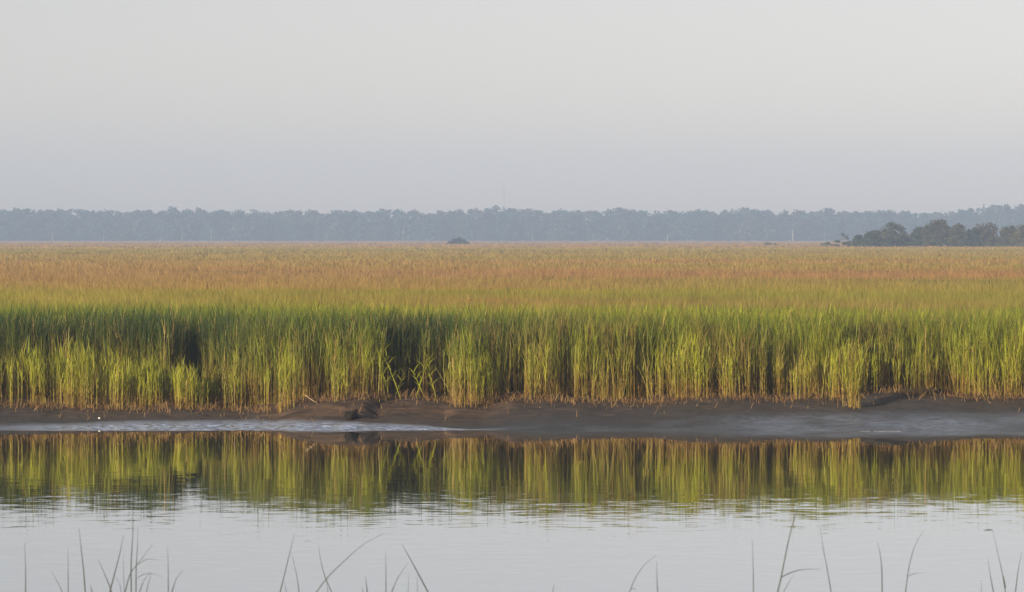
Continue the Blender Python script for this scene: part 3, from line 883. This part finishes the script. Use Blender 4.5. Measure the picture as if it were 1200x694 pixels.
reed('longest stem of all, reaching the reflection, with a side leaf', 10, [(S, 6.5, [(912, 694), (916, 677), (925, 632), (934, 600), (947, 570)]), (SL, 5, [(916, 677), (929, 671), (942, 668), (962, 667.5)]), (B, 3, [(919, 694), (925, 683), (932, 672)])], 20)
reed('slim stem leaning left, right of the longest one', 11, [(S, 5, [(974.5, 694), (970, 668), (965, 642), (962, 620)])], 21)
reed('stem curving slightly left in the middle of the right group', 11, [(S, 6, [(1034.5, 694), (1034, 668), (1032, 650), (1029, 636)])], 22)
reed('stem curving right to a fine tip before the right corner', 11, [(S, 5, [(1062, 694), (1066, 665), (1073, 640), (1083, 622)]), (SL, 3, [(1065, 676), (1072, 673), (1084, 672)])], 23)
reed('stem with a bent horizontal seed head at the right', 11, [(S, 5, [(1179, 694), (1176, 675), (1170, 648), (1164, 622)]), ('seed_head', 8, [(1164, 621.5), (1159, 621.5), (1153, 622)]), ('side_leaf', 8, [(1179, 690), (1177, 676)])], 24)
reed('short stem left of the one with the seed head', 11, [(S, 6, [(1165, 694), (1162, 678), (1158.5, 656)]), (B, 3, [(1151, 694), (1151, 680)])], 25)
reed('faint stem leaning right in the bottom right corner', 12, [(S, 6, [(1191, 694), (1194, 670), (1198, 648)])], 26)

# ------------------------------------------------------------------ air
HX = 1500.
hz = [(-HX, -40, -2.6), (HX, -40, -2.6), (HX, 1990, -2.6), (-HX, 1990, -2.6), (-HX, -40, 46), (HX, -40, 46), (HX, 1990, 46), (-HX, 1990, 46)]
mh, nt, out = new_mat('hazy_air')
v = nt.nodes.new('ShaderNodeVolumePrincipled')
v.inputs['Color'].default_value = (.50, .67, 1.0, 1); v.inputs['Density'].default_value = HAZE = .00050
v.inputs['Anisotropy'].default_value = 0.0
nt.links.new(v.outputs[0], out.inputs['Volume'])
o = poly_obj('haze', hz, [(0, 3, 2, 1), (4, 5, 6, 7), (0, 1, 5, 4), (1, 2, 6, 5), (2, 3, 7, 6), (3, 0, 4, 7)], mh, smooth=False)
tag(o, 'pale morning haze lying over the whole marsh', 'haze', kind='stuff')

# ------------------------------------------------------------------ sky, sun, camera
SUN_EL, SUN_AZ = 13.0, -140.0       # azimuth from the view direction, negative = left
w = bpy.data.worlds.new('World'); C.world = w; w.use_nodes = True
nt = w.node_tree; bg = nt.nodes['Background']
sk = nt.nodes.new('ShaderNodeTexSky'); sk.sky_type = 'NISHITA'; sk.sun_disc = False
sk.sun_elevation = math.radians(SUN_EL); sk.sun_rotation = math.radians(SUN_AZ % 360)
sk.air_density = 1.0; sk.dust_density = 0.6; sk.ozone_density = 2.0
hs = nt.nodes.new('ShaderNodeHueSaturation'); hs.inputs['Saturation'].default_value = .30
tn = nt.nodes.new('ShaderNodeMix'); tn.data_type = 'RGBA'; tn.blend_type = 'MULTIPLY'; tn.inputs[0].default_value = 1; tn.inputs[7].default_value = (1.065, .97, .955, 1)
nt.links.new(sk.outputs[0], hs.inputs['Color']); nt.links.new(hs.outputs[0], tn.inputs[6]); nt.links.new(tn.outputs[2], bg.inputs[0])
bg.inputs[1].default_value = .085
sl = bpy.data.lights.new('sun', 'SUN'); sl.energy = 5.0; sl.angle = math.radians(.6); sl.color = (1, .82, .57)
so = bpy.data.objects.new('sun', sl); COL.objects.link(so)
from mathutils import Vector
az = math.radians(SUN_AZ); el = math.radians(SUN_EL)
to_sun = Vector((math.sin(az) * math.cos(el), math.cos(az) * math.cos(el), math.sin(el)))
so.rotation_euler = to_sun.to_track_quat('Z', 'Y').to_euler()

cam = bpy.data.cameras.new('camera'); co = bpy.data.objects.new('camera', cam); COL.objects.link(co)
co.location = (0, 0, CH)
co.rotation_euler = (math.pi / 2 - math.atan((347 - HY) / F), 0, 0)
cam.sensor_width = 36; cam.lens = F / 1200 * 36; cam.clip_start = .5; cam.clip_end = 20000
cam.dof.use_dof = True; cam.dof.focus_distance = 68; cam.dof.aperture_fstop = 18
C.camera = co
C.view_settings.view_transform = 'Standard'; C.view_settings.look = 'None'; C.view_settings.gamma = 1
C.view_settings.exposure = 0.69
C.cycles.use_denoising = True
C.cycles.max_bounces = 8; C.cycles.volume_bounces = 2; C.cycles.transparent_max_bounces = 4
